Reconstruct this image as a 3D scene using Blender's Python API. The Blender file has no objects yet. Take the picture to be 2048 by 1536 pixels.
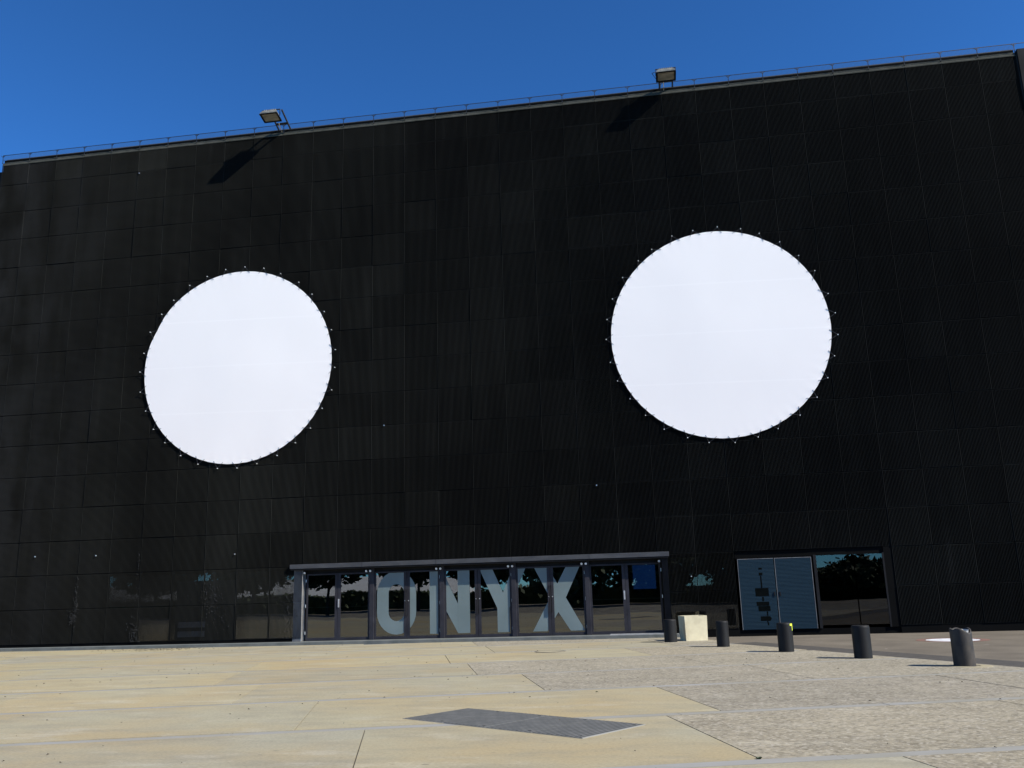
import bpy, math, random
from mathutils import Matrix, Vector, noise as mnoise

random.seed(7)
S = bpy.context.scene
C = bpy.context.collection
D2R = math.radians

# ------------------------------------------------------------------ camera
CAM_D, CAM_H = 34.146, 1.6            # metres from the facade plane (y = 0), eye height over the door sill
PHI, PITCH, ROLL = 0.14987, 0.22999, -0.029345
cam = bpy.data.cameras.new('camera')
cam.sensor_width = 36.0
cam.lens = 36.0 * 1782.86 / 2048.0
cam.clip_start, cam.clip_end = 0.1, 3000.0
cam_o = bpy.data.objects.new('camera', cam)
C.objects.link(cam_o)
_r = Vector((math.cos(PHI), math.sin(PHI), 0)); _h = Vector((-math.sin(PHI), math.cos(PHI), 0)); _z = Vector((0, 0, 1))
_F = _h * math.cos(PITCH) + _z * math.sin(PITCH)
_U = -_h * math.sin(PITCH) + _z * math.cos(PITCH)
_R2 = _r * math.cos(ROLL) + _U * math.sin(ROLL)
_U2 = _U * math.cos(ROLL) - _r * math.sin(ROLL)
_m = Matrix((_R2, _U2, -_F)).transposed().to_4x4()
_m.translation = Vector((0, -CAM_D, CAM_H))
cam_o.matrix_world = _m
S.camera = cam_o

# ------------------------------------------------------------------ sky, sun, exposure
SUN_AZ, SUN_EL = D2R(69.5), D2R(39.5)   # azimuth measured from the facade's outward normal (-y) towards +x
sv = Vector((math.sin(SUN_AZ) * math.cos(SUN_EL), -math.cos(SUN_AZ) * math.cos(SUN_EL), math.sin(SUN_EL)))
w = bpy.data.worlds.new('World'); S.world = w; w.use_nodes = True
nt = w.node_tree; nt.nodes.clear()
sky = nt.nodes.new('ShaderNodeTexSky'); sky.sky_type = 'NISHITA'; sky.sun_disc = False
sky.sun_elevation = SUN_EL; sky.sun_rotation = math.atan2(sv.x, sv.y)
sky.altitude = 3000; sky.air_density = 0.95; sky.dust_density = 0.7; sky.ozone_density = 10.0
tint = nt.nodes.new('ShaderNodeGamma'); tint.inputs['Gamma'].default_value = 1.25      # deep saturated blue, pale horizon stays neutral
warm = nt.nodes.new('ShaderNodeMix'); warm.data_type = 'RGBA'; warm.blend_type = 'MULTIPLY'; warm.inputs[0].default_value = 1.0; warm.inputs[7].default_value = (0.66, 1.03, 1.0, 1)
bg = nt.nodes.new('ShaderNodeBackground'); bg.inputs['Strength'].default_value = 0.105
out = nt.nodes.new('ShaderNodeOutputWorld')
nt.links.new(sky.outputs[0], tint.inputs[0]); nt.links.new(tint.outputs[0], warm.inputs[6]); nt.links.new(warm.outputs[2], bg.inputs[0]); nt.links.new(bg.outputs[0], out.inputs[0])
sun = bpy.data.lights.new('sun', 'SUN'); sun.energy = 5.0; sun.angle = D2R(0.53); sun.color = (1.0, 0.945, 0.85)
sun_o = bpy.data.objects.new('sun', sun); C.objects.link(sun_o)
sun_o.rotation_euler = (-sv).to_track_quat('-Z', 'Y').to_euler(); sun_o.location = (60, -25, 50)
S.view_settings.view_transform = 'Standard'; S.view_settings.look = 'None'
S.view_settings.exposure = 0.60; S.view_settings.gamma = 1.0; S.view_settings.use_curve_mapping = False
S.render.engine = 'CYCLES'
S.cycles.max_bounces = 8; S.cycles.transparent_max_bounces = 12; S.cycles.use_denoising = True

# ------------------------------------------------------------------ helpers
class MB:
    """collects shapes, then links them as ONE mesh object"""
    def __init__(s): s.v = []; s.f = []
    def poly(s, pts):
        b = len(s.v); s.v += [tuple(p) for p in pts]; s.f.append(tuple(range(b, b + len(pts)))); return s
    def box(s, x0, x1, y0, y1, z0, z1, M=None):
        b = len(s.v)
        p = [(x, y, z) for z in (z0, z1) for y in (y0, y1) for x in (x0, x1)]
        if M is not None: p = [tuple(M @ Vector(q)) for q in p]
        s.v += p
        s.f += [tuple(b + i for i in q) for q in ((0, 2, 3, 1), (4, 5, 7, 6), (0, 1, 5, 4), (1, 3, 7, 5), (3, 2, 6, 7), (2, 0, 4, 6))]
        return s
    def bar(s, a, c, wd, hd, up=(0, 0, 1)):
        a = Vector(a); c = Vector(c); d = (c - a).normalized(); sd = d.cross(Vector(up))
        if sd.length < 1e-4: sd = d.cross(Vector((1, 0, 0)))
        sd.normalize(); u = sd.cross(d).normalized(); b = len(s.v)
        for q in (a, c):
            for i, j in ((-1, -1), (1, -1), (1, 1), (-1, 1)): s.v.append(tuple(q + sd * wd / 2 * i + u * hd / 2 * j))
        s.f += [tuple(b + i for i in q) for q in ((0, 3, 2, 1), (4, 5, 6, 7), (0, 1, 5, 4), (1, 2, 6, 5), (2, 3, 7, 6), (3, 0, 4, 7))]
        return s
    def tube(s, a, c, r0, r1=None, n=8, caps=True):
        r1 = r0 if r1 is None else r1
        a = Vector(a); c = Vector(c); d = (c - a).normalized()
        sd = d.cross(Vector((0, 0, 1)));
        if sd.length < 1e-3: sd = Vector((1, 0, 0))
        sd.normalize(); u = sd.cross(d); b = len(s.v)
        for q, r in ((a, r0), (c, r1)):
            for i in range(n):
                t = 2 * math.pi * i / n; s.v.append(tuple(q + sd * r * math.cos(t) + u * r * math.sin(t)))
        for i in range(n): j = (i + 1) % n; s.f.append((b + i, b + j, b + n + j, b + n + i))
        if caps: s.f += [tuple(b + i for i in range(n))[::-1], tuple(b + n + i for i in range(n))]
        return s
    def lathe(s, prof, n=32, org=(0, 0, 0), jit=None):
        b = len(s.v)
        for k, (r, z) in enumerate(prof):
            for i in range(n):
                t = 2 * math.pi * i / n; rr = r + (jit(k, t) if jit else 0)
                s.v.append((org[0] + rr * math.cos(t), org[1] + rr * math.sin(t), org[2] + z))
        for k in range(len(prof) - 1):
            for i in range(n):
                j = (i + 1) % n; s.f.append((b + k * n + i, b + k * n + j, b + (k + 1) * n + j, b + (k + 1) * n + i))
        return s
    def prism(s, pts, z0, z1):
        """pts: CCW list of (x, y)"""
        n = len(pts); b = len(s.v)
        s.v += [(x, y, z0) for x, y in pts] + [(x, y, z1) for x, y in pts]
        s.f.append(tuple(b + n + i for i in range(n))); s.f.append(tuple(b + i for i in range(n))[::-1])
        for i in range(n): j = (i + 1) % n; s.f.append((b + i, b + j, b + n + j, b + n + i))
        return s
    def mesh(s, name, mat, smooth=False):
        me = bpy.data.meshes.new(name); me.from_pydata(s.v, [], s.f); me.validate(); me.update()
        if mat: me.materials.append(mat)
        if smooth:
            for p in me.polygons: p.use_smooth = True
        return me
    def build(s, name, mat, parent=None, smooth=False, loc=None, rot=None, bevel=0):
        return link(name, s.mesh(name, mat, smooth), parent, loc, rot, bevel)

def link(name, me, parent=None, loc=None, rot=None, bevel=0):
    o = bpy.data.objects.new(name, me); C.objects.link(o)
    if parent is not None: o.parent = parent
    if loc is not None: o.location = loc
    if rot is not None: o.rotation_euler = rot
    if bevel:
        m = o.modifiers.new('bevel', 'BEVEL'); m.width = bevel; m.segments = 2; m.limit_method = 'ANGLE'
    return o
def tag(o, label=None, cat=None, group=None, kind=None):
    if label: o['label'] = label
    if cat: o['category'] = cat
    if group: o['group'] = group
    if kind: o['kind'] = kind
    return o
def empty(name, loc, rz=0.0):
    o = bpy.data.objects.new(name, None); C.objects.link(o); o.location = loc; o.rotation_euler = (0, 0, rz); o.empty_display_size = 0.3
    return o
def clip(poly, region):
    """Sutherland-Hodgman: poly (list of 2-d points) against a convex CCW region"""
    res = list(poly)
    for i in range(len(region)):
        a = region[i]; b = region[(i + 1) % len(region)]
        side = lambda p: (b[0] - a[0]) * (p[1] - a[1]) - (b[1] - a[1]) * (p[0] - a[0])
        cur, res = res, []
        if not cur: break
        for k in range(len(cur)):
            p, q = cur[k], cur[(k + 1) % len(cur)]; sp, sq = side(p), side(q)
            if sp >= 0: res.append(p)
            if (sp >= 0) != (sq >= 0):
                t = sp / (sp - sq); res.append((p[0] + (q[0] - p[0]) * t, p[1] + (q[1] - p[1]) * t))
    return res
def area(p):
    return sum(p[i][0] * p[(i + 1) % len(p)][1] - p[(i + 1) % len(p)][0] * p[i][1] for i in range(len(p))) / 2 if len(p) > 2 else 0

# ------------------------------------------------------------------ materials
def new_mat(name):
    m = bpy.data.materials.new(name); m.use_nodes = True
    return m, m.node_tree, m.node_tree.nodes['Principled BSDF']
def ramp(nt, sock, stops):
    r = nt.nodes.new('ShaderNodeValToRGB'); e = r.color_ramp.elements
    while len(e) < len(stops): e.new(0.5)
    for k, (p, c) in enumerate(stops): e[k].position = p; e[k].color = (*c, 1) if len(c) == 3 else c
    nt.links.new(sock, r.inputs[0]); return r.outputs[0]
def coords(nt, kind='pos', scale=(1, 1, 1)):
    if kind == 'pos': s = nt.nodes.new('ShaderNodeNewGeometry').outputs['Position']
    else: s = nt.nodes.new('ShaderNodeTexCoord').outputs['Object']
    mp = nt.nodes.new('ShaderNodeMapping'); mp.inputs['Scale'].default_value = scale
    nt.links.new(s, mp.inputs[0]); return mp.outputs[0]
def noise_n(nt, vec, scale, detail=4, rough=0.55):
    n = nt.nodes.new('ShaderNodeTexNoise'); n.inputs['Scale'].default_value = scale; n.inputs['Detail'].default_value = detail; n.inputs['Roughness'].default_value = rough
    nt.links.new(vec, n.inputs['Vector']); return n.outputs['Fac']
def mixc(nt, fac, a, b, mode='MIX'):
    m = nt.nodes.new('ShaderNodeMix'); m.data_type = 'RGBA'; m.blend_type = mode
    for sock, val in ((m.inputs[0], fac), (m.inputs[6], a), (m.inputs[7], b)):
        if isinstance(val, (int, float)): sock.default_value = val
        elif isinstance(val, tuple): sock.default_value = (*val, 1) if len(val) == 3 else val
        else: nt.links.new(val, sock)
    return m.outputs[2]
def bump(nt, bsdf, h, strength, dist):
    b = nt.nodes.new('ShaderNodeBump'); b.inputs['Strength'].default_value = strength; b.inputs['Distance'].default_value = dist
    nt.links.new(h, b.inputs['Height']); nt.links.new(b.outputs[0], bsdf.inputs['Normal'])
def worn(name, c1, c2, scale=3.0, rough=0.6, metal=0.0, bmp=0.0, vec=(1, 1, 1), kind='pos', spec=0.5):
    m, nt, b = new_mat(name)
    n = noise_n(nt, coords(nt, kind, vec), scale, 5)
    nt.links.new(ramp(nt, n, [(0.35, c1), (0.7, c2)]), b.inputs['Base Color'])
    b.inputs['Roughness'].default_value = rough; b.inputs['Metallic'].default_value = metal
    b.inputs['Specular IOR Level'].default_value = spec
    if bmp: bump(nt, b, noise_n(nt, coords(nt, kind), scale * 8, 4), bmp, 0.01)
    return m

def grating_mat():
    m, nt, b = new_mat('black_grating')
    st = noise_n(nt, coords(nt, 'pos', (2.2, 1, 0.16)), 1.0, 5)           # long vertical run-off streaks
    big = noise_n(nt, coords(nt, 'pos', (0.16, 1, 0.12)), 1.0, 3)
    oi = nt.nodes.new('ShaderNodeObjectInfo')
    col = ramp(nt, st, [(0.30, (0.0108, 0.0110, 0.0096)), (0.62, (0.0145, 0.0146, 0.0130)), (0.80, (0.023, 0.0230, 0.0212))])
    fade = ramp(nt, big, [(0.38, (0.85, 0.85, 0.85)), (0.72, (1.7, 1.75, 1.72))])
    col = mixc(nt, 1.0, col, fade, 'MULTIPLY')
    sx = nt.nodes.new('ShaderNodeSeparateXYZ'); nt.links.new(coords(nt, 'pos', (1, 1, 1)), sx.inputs[0])     # the panels at the left end are more weathered
    mr = nt.nodes.new('ShaderNodeMapRange'); mr.inputs[1].default_value = -21.0; mr.inputs[2].default_value = -28.5; nt.links.new(sx.outputs[0], mr.inputs[0])
    pat = noise_n(nt, coords(nt, 'pos', (0.9, 1, 0.35)), 1.0, 4)
    wm = nt.nodes.new('ShaderNodeMath'); wm.operation = 'MULTIPLY'; nt.links.new(mr.outputs[0], wm.inputs[0]); nt.links.new(ramp(nt, pat, [(0.40, (0, 0, 0)), (0.62, (1, 1, 1))]), wm.inputs[1])
    col = mixc(nt, wm.outputs[0], col, (0.026, 0.027, 0.027))
    rnd = ramp(nt, oi.outputs['Random'], [(0.0, (0.84, 0.84, 0.84)), (0.6, (1.0, 1.0, 1.0)), (1.0, (1.28, 1.28, 1.28))])
    col = mixc(nt, 1.0, col, rnd, 'MULTIPLY')
    nt.links.new(col, b.inputs['Base Color']); b.inputs['Roughness'].default_value = 0.7; b.inputs['Specular IOR Level'].default_value = 0.08
    return m
def slab_mat(name, base, alt, stain, fine_dark, speck):
    m, nt, b = new_mat(name)
    p = coords(nt, 'pos')
    big = noise_n(nt, p, 0.28, 5, 0.6); mid = noise_n(nt, coords(nt, 'pos', (0.55, 1.3, 1)), 1.5, 7, 0.68)
    col = mixc(nt, ramp(nt, big, [(0.40, (0, 0, 0)), (0.64, (1, 1, 1))]), base, alt)
    col = mixc(nt, ramp(nt, mid, [(0.44, (0, 0, 0)), (0.78, (0.9, 0.9, 0.9))]), col, stain)
    pale = noise_n(nt, coords(nt, 'pos', (0.7, 1.6, 1)), 0.9, 7, 0.72)                      # worn pale scuffs
    col = mixc(nt, ramp(nt, pale, [(0.54, (0, 0, 0)), (0.72, (0.7, 0.7, 0.7))]), col, (0.40, 0.37, 0.29))
    f = noise_n(nt, p, 11.0 if speck else 24.0, 6, 0.74)
    lo, hi = (0.36, 0.60) if speck else (0.30, 0.62)
    col = mixc(nt, 1.0, col, ramp(nt, f, [(lo, (fine_dark,) * 3), (hi, (1.08, 1.08, 1.08))]), 'MULTIPLY')
    if speck:
        v = nt.nodes.new('ShaderNodeTexVoronoi'); v.inputs['Scale'].default_value = 30.0; nt.links.new(p, v.inputs['Vector'])
        col = mixc(nt, ramp(nt, v.outputs['Color'], [(0.62, (0, 0, 0)), (0.92, (0.6, 0.6, 0.6))]), col, (0.46, 0.43, 0.36))
        dk = noise_n(nt, coords(nt, 'pos', (1, 1.6, 1)), 2.6, 7, 0.8)
        col = mixc(nt, ramp(nt, dk, [(0.56, (0, 0, 0)), (0.70, (0.42, 0.42, 0.42))]), col, (0.17, 0.15, 0.115))
    else:
        dots = noise_n(nt, p, 6.0, 3, 0.5)
        col = mixc(nt, ramp(nt, dots, [(0.70, (0, 0, 0)), (0.76, (0.6, 0.6, 0.6))]), col, (0.12, 0.105, 0.08))
        oil = noise_n(nt, coords(nt, 'pos', (0.35, 1.1, 1)), 0.9, 6, 0.7)                   # long dark tyre and water marks
        col = mixc(nt, ramp(nt, oil, [(0.60, (0, 0, 0)), (0.74, (0.45, 0.45, 0.45))]), col, (0.17, 0.155, 0.125))
    oi = nt.nodes.new('ShaderNodeObjectInfo')
    col = mixc(nt, 1.0, col, ramp(nt, oi.outputs['Random'], [(0.0, (0.92, 0.92, 0.94)), (0.45, (1.0, 1.0, 1.0)), (0.75, (1.05, 1.0, 0.88) if not speck else (1.0, 0.98, 0.95)), (1.0, (1.06, 1.05, 1.03))]), 'MULTIPLY')
    nt.links.new(col, b.inputs['Base Color']); b.inputs['Roughness'].default_value = 0.9; b.inputs['Specular IOR Level'].default_value = 0.15
    bump(nt, b, f, 0.6 if speck else 0.25, 0.014 if speck else 0.006)
    return m
def glass_mat(name, refl_ior=2.1, tint_c=(0.55, 0.6, 0.6), rough=0.0):
    m, nt, b = new_mat(name); nt.nodes.remove(b)
    o = nt.nodes['Material Output']
    fr = nt.nodes.new('ShaderNodeFresnel'); fr.inputs['IOR'].default_value = refl_ior
    tr = nt.nodes.new('ShaderNodeBsdfTransparent'); tr.inputs[0].default_value = (*tint_c, 1)
    gl = nt.nodes.new('ShaderNodeBsdfGlossy'); gl.inputs['Roughness'].default_value = rough
    wv = noise_n(nt, coords(nt, 'pos'), 0.9, 1)
    bp = nt.nodes.new('ShaderNodeBump'); bp.inputs['Strength'].default_value = 0.06; bp.inputs['Distance'].default_value = 0.02
    nt.links.new(wv, bp.inputs['Height']); nt.links.new(bp.outputs[0], gl.inputs['Normal'])
    mx = nt.nodes.new('ShaderNodeMixShader')
    nt.links.new(fr.outputs[0], mx.inputs[0]); nt.links.new(tr.outputs[0], mx.inputs[1]); nt.links.new(gl.outputs[0], mx.inputs[2]); nt.links.new(mx.outputs[0], o.inputs[0])
    return m
def fabric_mat():
    m, nt, b = new_mat('white_fabric')
    n = noise_n(nt, coords(nt, 'pos', (0.5, 1, 0.35)), 1.0, 4)
    col = ramp(nt, n, [(0.35, (0.895, 0.83, 0.772)), (0.7, (0.915, 0.85, 0.79))])
    sp = nt.nodes.new('ShaderNodeSeparateXYZ'); nt.links.new(coords(nt, 'obj'), sp.inputs[0])       # welded seams: doubled cloth, a little whiter
    ma = nt.nodes.new('ShaderNodeMath'); ma.operation = 'MULTIPLY_ADD'; ma.inputs[1].default_value = 0.025; nt.links.new(sp.outputs[0], ma.inputs[0]); nt.links.new(sp.outputs[2], ma.inputs[2])
    mo = nt.nodes.new('ShaderNodeMath'); mo.operation = 'PINGPONG'; mo.inputs[1].default_value = 1.0; nt.links.new(ma.outputs[0], mo.inputs[0])
    col = mixc(nt, ramp(nt, mo.outputs[0], [(0.02, (1, 1, 1)), (0.035, (0, 0, 0))]), col, (0.925, 0.86, 0.80))
    nt.links.new(col, b.inputs['Base Color'])
    b.inputs['Roughness'].default_value = 0.75; b.inputs['Specular IOR Level'].default_value = 0.3
    return m
def plate_mat():
    m, nt, b = new_mat('checker_plate_steel')
    p = coords(nt, 'obj')
    col = ramp(nt, noise_n(nt, p, 5.0, 6), [(0.3, (0.095, 0.098, 0.094)), (0.75, (0.150, 0.150, 0.142))])
    nt.links.new(col, b.inputs['Base Color'])
    b.inputs['Roughness'].default_value = 0.75; b.inputs['Metallic'].default_value = 0.0; b.inputs['Specular IOR Level'].default_value = 0.2
    wv = nt.nodes.new('ShaderNodeTexWave'); wv.inputs['Scale'].default_value = 4.2; wv.bands_direction = 'X'      # fine parallel slats
    nt.links.new(p, wv.inputs[0])
    col = mixc(nt, 1.0, col, ramp(nt, wv.outputs['Fac'], [(0.15, (0.30, 0.30, 0.30)), (0.45, (1.15, 1.15, 1.15))]), 'MULTIPLY')
    nt.links.new(col, b.inputs['Base Color'])
    bump(nt, b, wv.outputs['Fac'], 0.5, 0.008)
    return m
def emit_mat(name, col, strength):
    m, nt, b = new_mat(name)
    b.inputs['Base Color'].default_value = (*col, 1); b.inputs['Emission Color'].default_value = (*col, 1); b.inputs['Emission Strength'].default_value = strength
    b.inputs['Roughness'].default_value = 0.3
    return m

M = dict(
    grate=grating_mat(),
    backing=worn('black_backing', (0.003, 0.0032, 0.0032), (0.005, 0.005, 0.005), 0.5, 0.9, spec=0.05),
    coping=worn('dark_grey_coping', (0.040, 0.041, 0.033), (0.066, 0.065, 0.053), 0.9, 0.85, vec=(2, 1, 1), spec=0.05),
    rail=worn('dark_galvanised_rail', (0.018, 0.022, 0.03), (0.03, 0.034, 0.04), 2, 0.5),
    canopy=worn('grey_painted_steel', (0.036, 0.036, 0.037), (0.062, 0.061, 0.061), 1.6, 0.55, vec=(1, 1, 3)),
    frame=worn('anthracite_door_frame', (0.020, 0.0195, 0.024), (0.034, 0.033, 0.039), 2.5, 0.6, spec=0.2),
    jamb=worn('worn_grey_jamb', (0.09, 0.09, 0.095), (0.20, 0.195, 0.18), 3.0, 0.5, vec=(1, 1, 0.6)),
    alu=worn('worn_aluminium', (0.45, 0.44, 0.42), (0.65, 0.64, 0.60), 4, 0.4, 0.6),
    chrome=worn('bright_metal', (0.6, 0.6, 0.58), (0.8, 0.8, 0.78), 8, 0.3, 0.7),
    dark=worn('black_metal', (0.007, 0.007, 0.008), (0.012, 0.012, 0.013), 4, 0.7, spec=0.15),
    glass=glass_mat('dark_door_glass', 2.35, (0.35, 0.40, 0.40)),
    wglass=glass_mat('tinted_window_glass', 1.7, (0.25, 0.30, 0.32)),
    letter=worn('frosted_blue_grey_film', (0.125, 0.160, 0.155), (0.155, 0.195, 0.190), 0.9, 0.5, spec=0.3),
    leaf=worn('blue_grey_door_film', (0.013, 0.029, 0.041), (0.018, 0.037, 0.050), 1.2, 0.6, vec=(0.5, 1, 9), spec=0.1),
    sign_black=worn('matt_black', (0.003, 0.004, 0.004), (0.005, 0.006, 0.006), 3, 1.0, spec=0.0),
    interior=worn('dark_interior', (0.006, 0.006, 0.006), (0.012, 0.011, 0.010), 0.6, 0.9, spec=0.05),
    fabric=fabric_mat(),
    rope=worn('black_cord', (0.02, 0.02, 0.025), (0.03, 0.03, 0.035), 9, 0.8),
    panel=emit_mat('glowing_blue_panel', (0.012, 0.05, 0.21), 0.95),  # self-glowing blue for the added sheet in the door
    slab_smooth=slab_mat('smooth_beige_concrete', (0.325, 0.298, 0.205), (0.335, 0.275, 0.162), (0.240, 0.220, 0.164), 0.80, False),
    slab_grey=slab_mat('smooth_greyish_concrete', (0.310, 0.290, 0.210), (0.325, 0.272, 0.168), (0.225, 0.21, 0.160), 0.80, False),
    slab_rough=slab_mat('rough_washed_concrete', (0.285, 0.255, 0.186), (0.325, 0.290, 0.212), (0.225, 0.200, 0.150), 0.56, True),
    band=worn('blue_grey_stone_band', (0.235, 0.222, 0.178), (0.268, 0.264, 0.246), 0.8, 0.85, bmp=0.1),
    bed=worn('dirty_joint_bed', (0.07, 0.06, 0.045), (0.24, 0.215, 0.16), 1.3, 0.95, bmp=0.2),
    step=worn('blue_grey_step_concrete', (0.085, 0.094, 0.088), (0.135, 0.142, 0.132), 2.0, 0.85, bmp=0.15),
    road=None, gutter=worn('dark_gutter_asphalt', (0.042, 0.037, 0.030), (0.065, 0.057, 0.046), 5, 0.95, bmp=0.4),
    splash=worn('dried_whitewash', (0.028, 0.029, 0.029), (0.07, 0.071, 0.07), 3, 0.9, spec=0.1),
    plate=plate_mat(), wing=worn('dark_weathered_wall', (0.010, 0.0105, 0.0105), (0.028, 0.028, 0.029), 1.6, 0.8, vec=(2, 2, 0.5), spec=0.1),
    plastic=worn('faded_black_plastic', (0.005, 0.0048, 0.0045), (0.015, 0.0145, 0.0135), 3.5, 0.6, bmp=0.1, kind='obj', vec=(1, 1, 0.4), spec=0.25),
    rusty=worn('scuffed_brown_black_plastic', (0.010, 0.009, 0.008), (0.055, 0.043, 0.030), 4.5, 0.7, bmp=0.3, kind='obj', vec=(1, 1, 0.5)),
    white=worn('white_plastic', (0.55, 0.55, 0.52), (0.75, 0.75, 0.72), 6, 0.6),
    yellow=worn('yellow_green_sticker', (0.62, 0.72, 0.04), (0.72, 0.80, 0.06), 6, 0.5),
    cream=worn('cream_concrete', (0.52, 0.46, 0.30), (0.66, 0.59, 0.39), 3.0, 0.85, bmp=0.15),
    soil=worn('dry_soil', (0.05, 0.04, 0.03), (0.10, 0.08, 0.05), 8, 0.95, bmp=0.5),
    flood_body=worn('weathered_grey_lamp_housing', (0.10, 0.10, 0.085), (0.24, 0.23, 0.19), 5, 0.6, 0.1),
    flood_glass=worn('lamp_reflector_behind_glass', (0.17, 0.17, 0.15), (0.36, 0.34, 0.30), 2.0, 0.25, 0.0, kind='obj', vec=(1, 2.5, 1)),
    iron=worn('rusty_cast_iron', (0.10, 0.085, 0.06), (0.20, 0.175, 0.12), 7, 0.85, bmp=0.4),
    bark=worn('bark', (0.05, 0.04, 0.03), (0.09, 0.07, 0.05), 6, 0.95),
    foliage=worn('dark_foliage', (0.030, 0.050, 0.018), (0.06, 0.085, 0.03), 1.5, 0.7),
    ground=worn('brown_grey_asphalt_ground', (0.13, 0.115, 0.085), (0.20, 0.175, 0.13), 0.4, 0.95, bmp=0.3),
    plaster=worn('white_plaster', (0.70, 0.70, 0.68), (0.8, 0.8, 0.78), 0.8, 0.8),
    red=worn('faded_red_road_paint', (0.20, 0.085, 0.06), (0.14, 0.095, 0.075), 9, 0.9, vec=(1, 1, 1)),
    paint=worn('white_road_paint', (0.52, 0.53, 0.55), (0.72, 0.73, 0.75), 5, 0.8),
)
def road_mat():
    m, nt, b = new_mat('brown_grey_asphalt')
    p = coords(nt, 'pos')
    col = ramp(nt, noise_n(nt, p, 0.7, 5), [(0.35, (0.125, 0.108, 0.085)), (0.7, (0.175, 0.152, 0.118))])
    f = noise_n(nt, p, 30, 4, 0.7)
    col = mixc(nt, 1.0, col, ramp(nt, f, [(0.35, (0.75,) * 3), (0.65, (1.12,) * 3)]), 'MULTIPLY')
    s = noise_n(nt, coords(nt, 'pos', (1.0, 0.5, 1)), 2.2, 6, 0.7)
    col = mixc(nt, ramp(nt, s, [(0.66, (0, 0, 0)), (0.74, (0.6, 0.6, 0.6))]), col, (0.34, 0.31, 0.27))
    nt.links.new(col, b.inputs['Base Color']); b.inputs['Roughness'].default_value = 0.95; b.inputs['Specular IOR Level'].default_value = 0.15
    bump(nt, b, f, 0.4, 0.01)
    return m
M['road'] = road_mat()

# ------------------------------------------------------------------ dimensions of the facade
PW, PH = 1.3814, 1.370                # pitch of the grating panels
U0, Z0 = -17.838, 0.10                # a column joint, the lowest row joint
COL0, COL1, ROWS = -8, 24, 16
UL, UR = U0 + COL0 * PW, U0 + COL1 * PW
ZT = Z0 + ROWS * PH
ZC = 21.70                             # foot of the sloping coping
GZ = -0.12                            # level of the plaza below the door sill
GS = (CAM_H - GZ) / CAM_H
def G(x, y): return (x * GS, -CAM_D + (y + CAM_D) * GS)
def col_u(i): return U0 + i * PW

# ------------------------------------------------------------------ ground, plaza, road
tag(MB().prism([(-400, -500), (400, -500), (400, 400), (-400, 400)], -0.6, GZ - 0.10).build('ground', M['ground']), kind='structure')
edge = [G(6.56, -15.8), G(1.75, -6.2)]
ed = (Vector(edge[1]) - Vector(edge[0])).normalized()
e_far = Vector(edge[0]) - ed * 40
plaza_poly = [(-60, -55), (e_far.x + 0, -55), (edge[0][0], edge[0][1]), (edge[1][0], edge[1][1]), (1.95, -3.0), (0.75, -0.55), (-60, -0.55)]
_t = (-55 - edge[0][1]) / ed.y
plaza_poly[1] = (edge[0][0] + ed.x * _t, -55)
plaza = tag(MB().prism(plaza_poly, GZ - 0.14, GZ - 0.014).build('plaza', M['bed']), kind='structure')
# road sheet to the right of the plaza, and the darker gutter along its edge
nx = Vector((-ed.y, ed.x)); nx = nx if nx.x > 0 else -nx
rp = [plaza_poly[1], (60, -55), (60, 3.0), (0.2, 3.0), (0.2, -0.5), (0.75, -0.55), (1.95, -3.0), tuple(edge[1]), tuple(edge[0])]
road = tag(MB().poly([(x, y, GZ - 0.045) for x, y in rp]).build('road', M['road']), kind='structure')
g0 = Vector(edge[0]) - ed * 30; g1 = Vector(edge[1])
gut = MB().poly([(*(g0), GZ - 0.041), (*(g0 + nx * 1.8), GZ - 0.041), (*(g1 + nx * 1.3), GZ - 0.041), (*g1, GZ - 0.041)]).build('gutter', M['gutter'])
tag(gut, kind='structure')

TH = D2R(15.5); ce, se = math.cos(TH), math.sin(TH)
def E(e1, e2):                        # paving grid (rotated) -> world
    e1 = -9.12 + (e1 + 9.12) * GS; e2 = -32.9 + (e2 + 32.9) * GS
    return (e1 * ce - e2 * se, e1 * se + e2 * ce)
# convex pieces of the plaza for clipping
conv = [[plaza_poly[0], plaza_poly[1], plaza_poly[2], plaza_poly[3], (plaza_poly[3][0], -6.0 * 0 + plaza_poly[3][1]), (-60, plaza_poly[3][1])],
        [(-60, plaza_poly[3][1]), plaza_poly[3], plaza_poly[4], plaza_poly[5], plaza_poly[6]]]
conv[0] = [plaza_poly[0], plaza_poly[1], plaza_poly[3], (-60, plaza_poly[3][1])]
rows = {-27.7: [-16, -10.4, -4.5, 0.3], -24.3: [-14.6, -9.65, -5.8, -1.2, 3.4], -21.0: [-18.3, -12.4, -6.1, -1.0, 3.9],
        -17.6: [-21, -15.2, -9.6, -4.2, 0.9, 5.5], -14.2: [-24, -18.6, -13.4, -8.1, -2.9, 2.6]}
hatch_c = Vector(G(-1.85, -22.24)); h_long = Vector((2.55, -1.73)).normalized(); h_short = Vector((0.5614, 0.8276)).normalized()
e2 = -31.1
n_slab = 0
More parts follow.
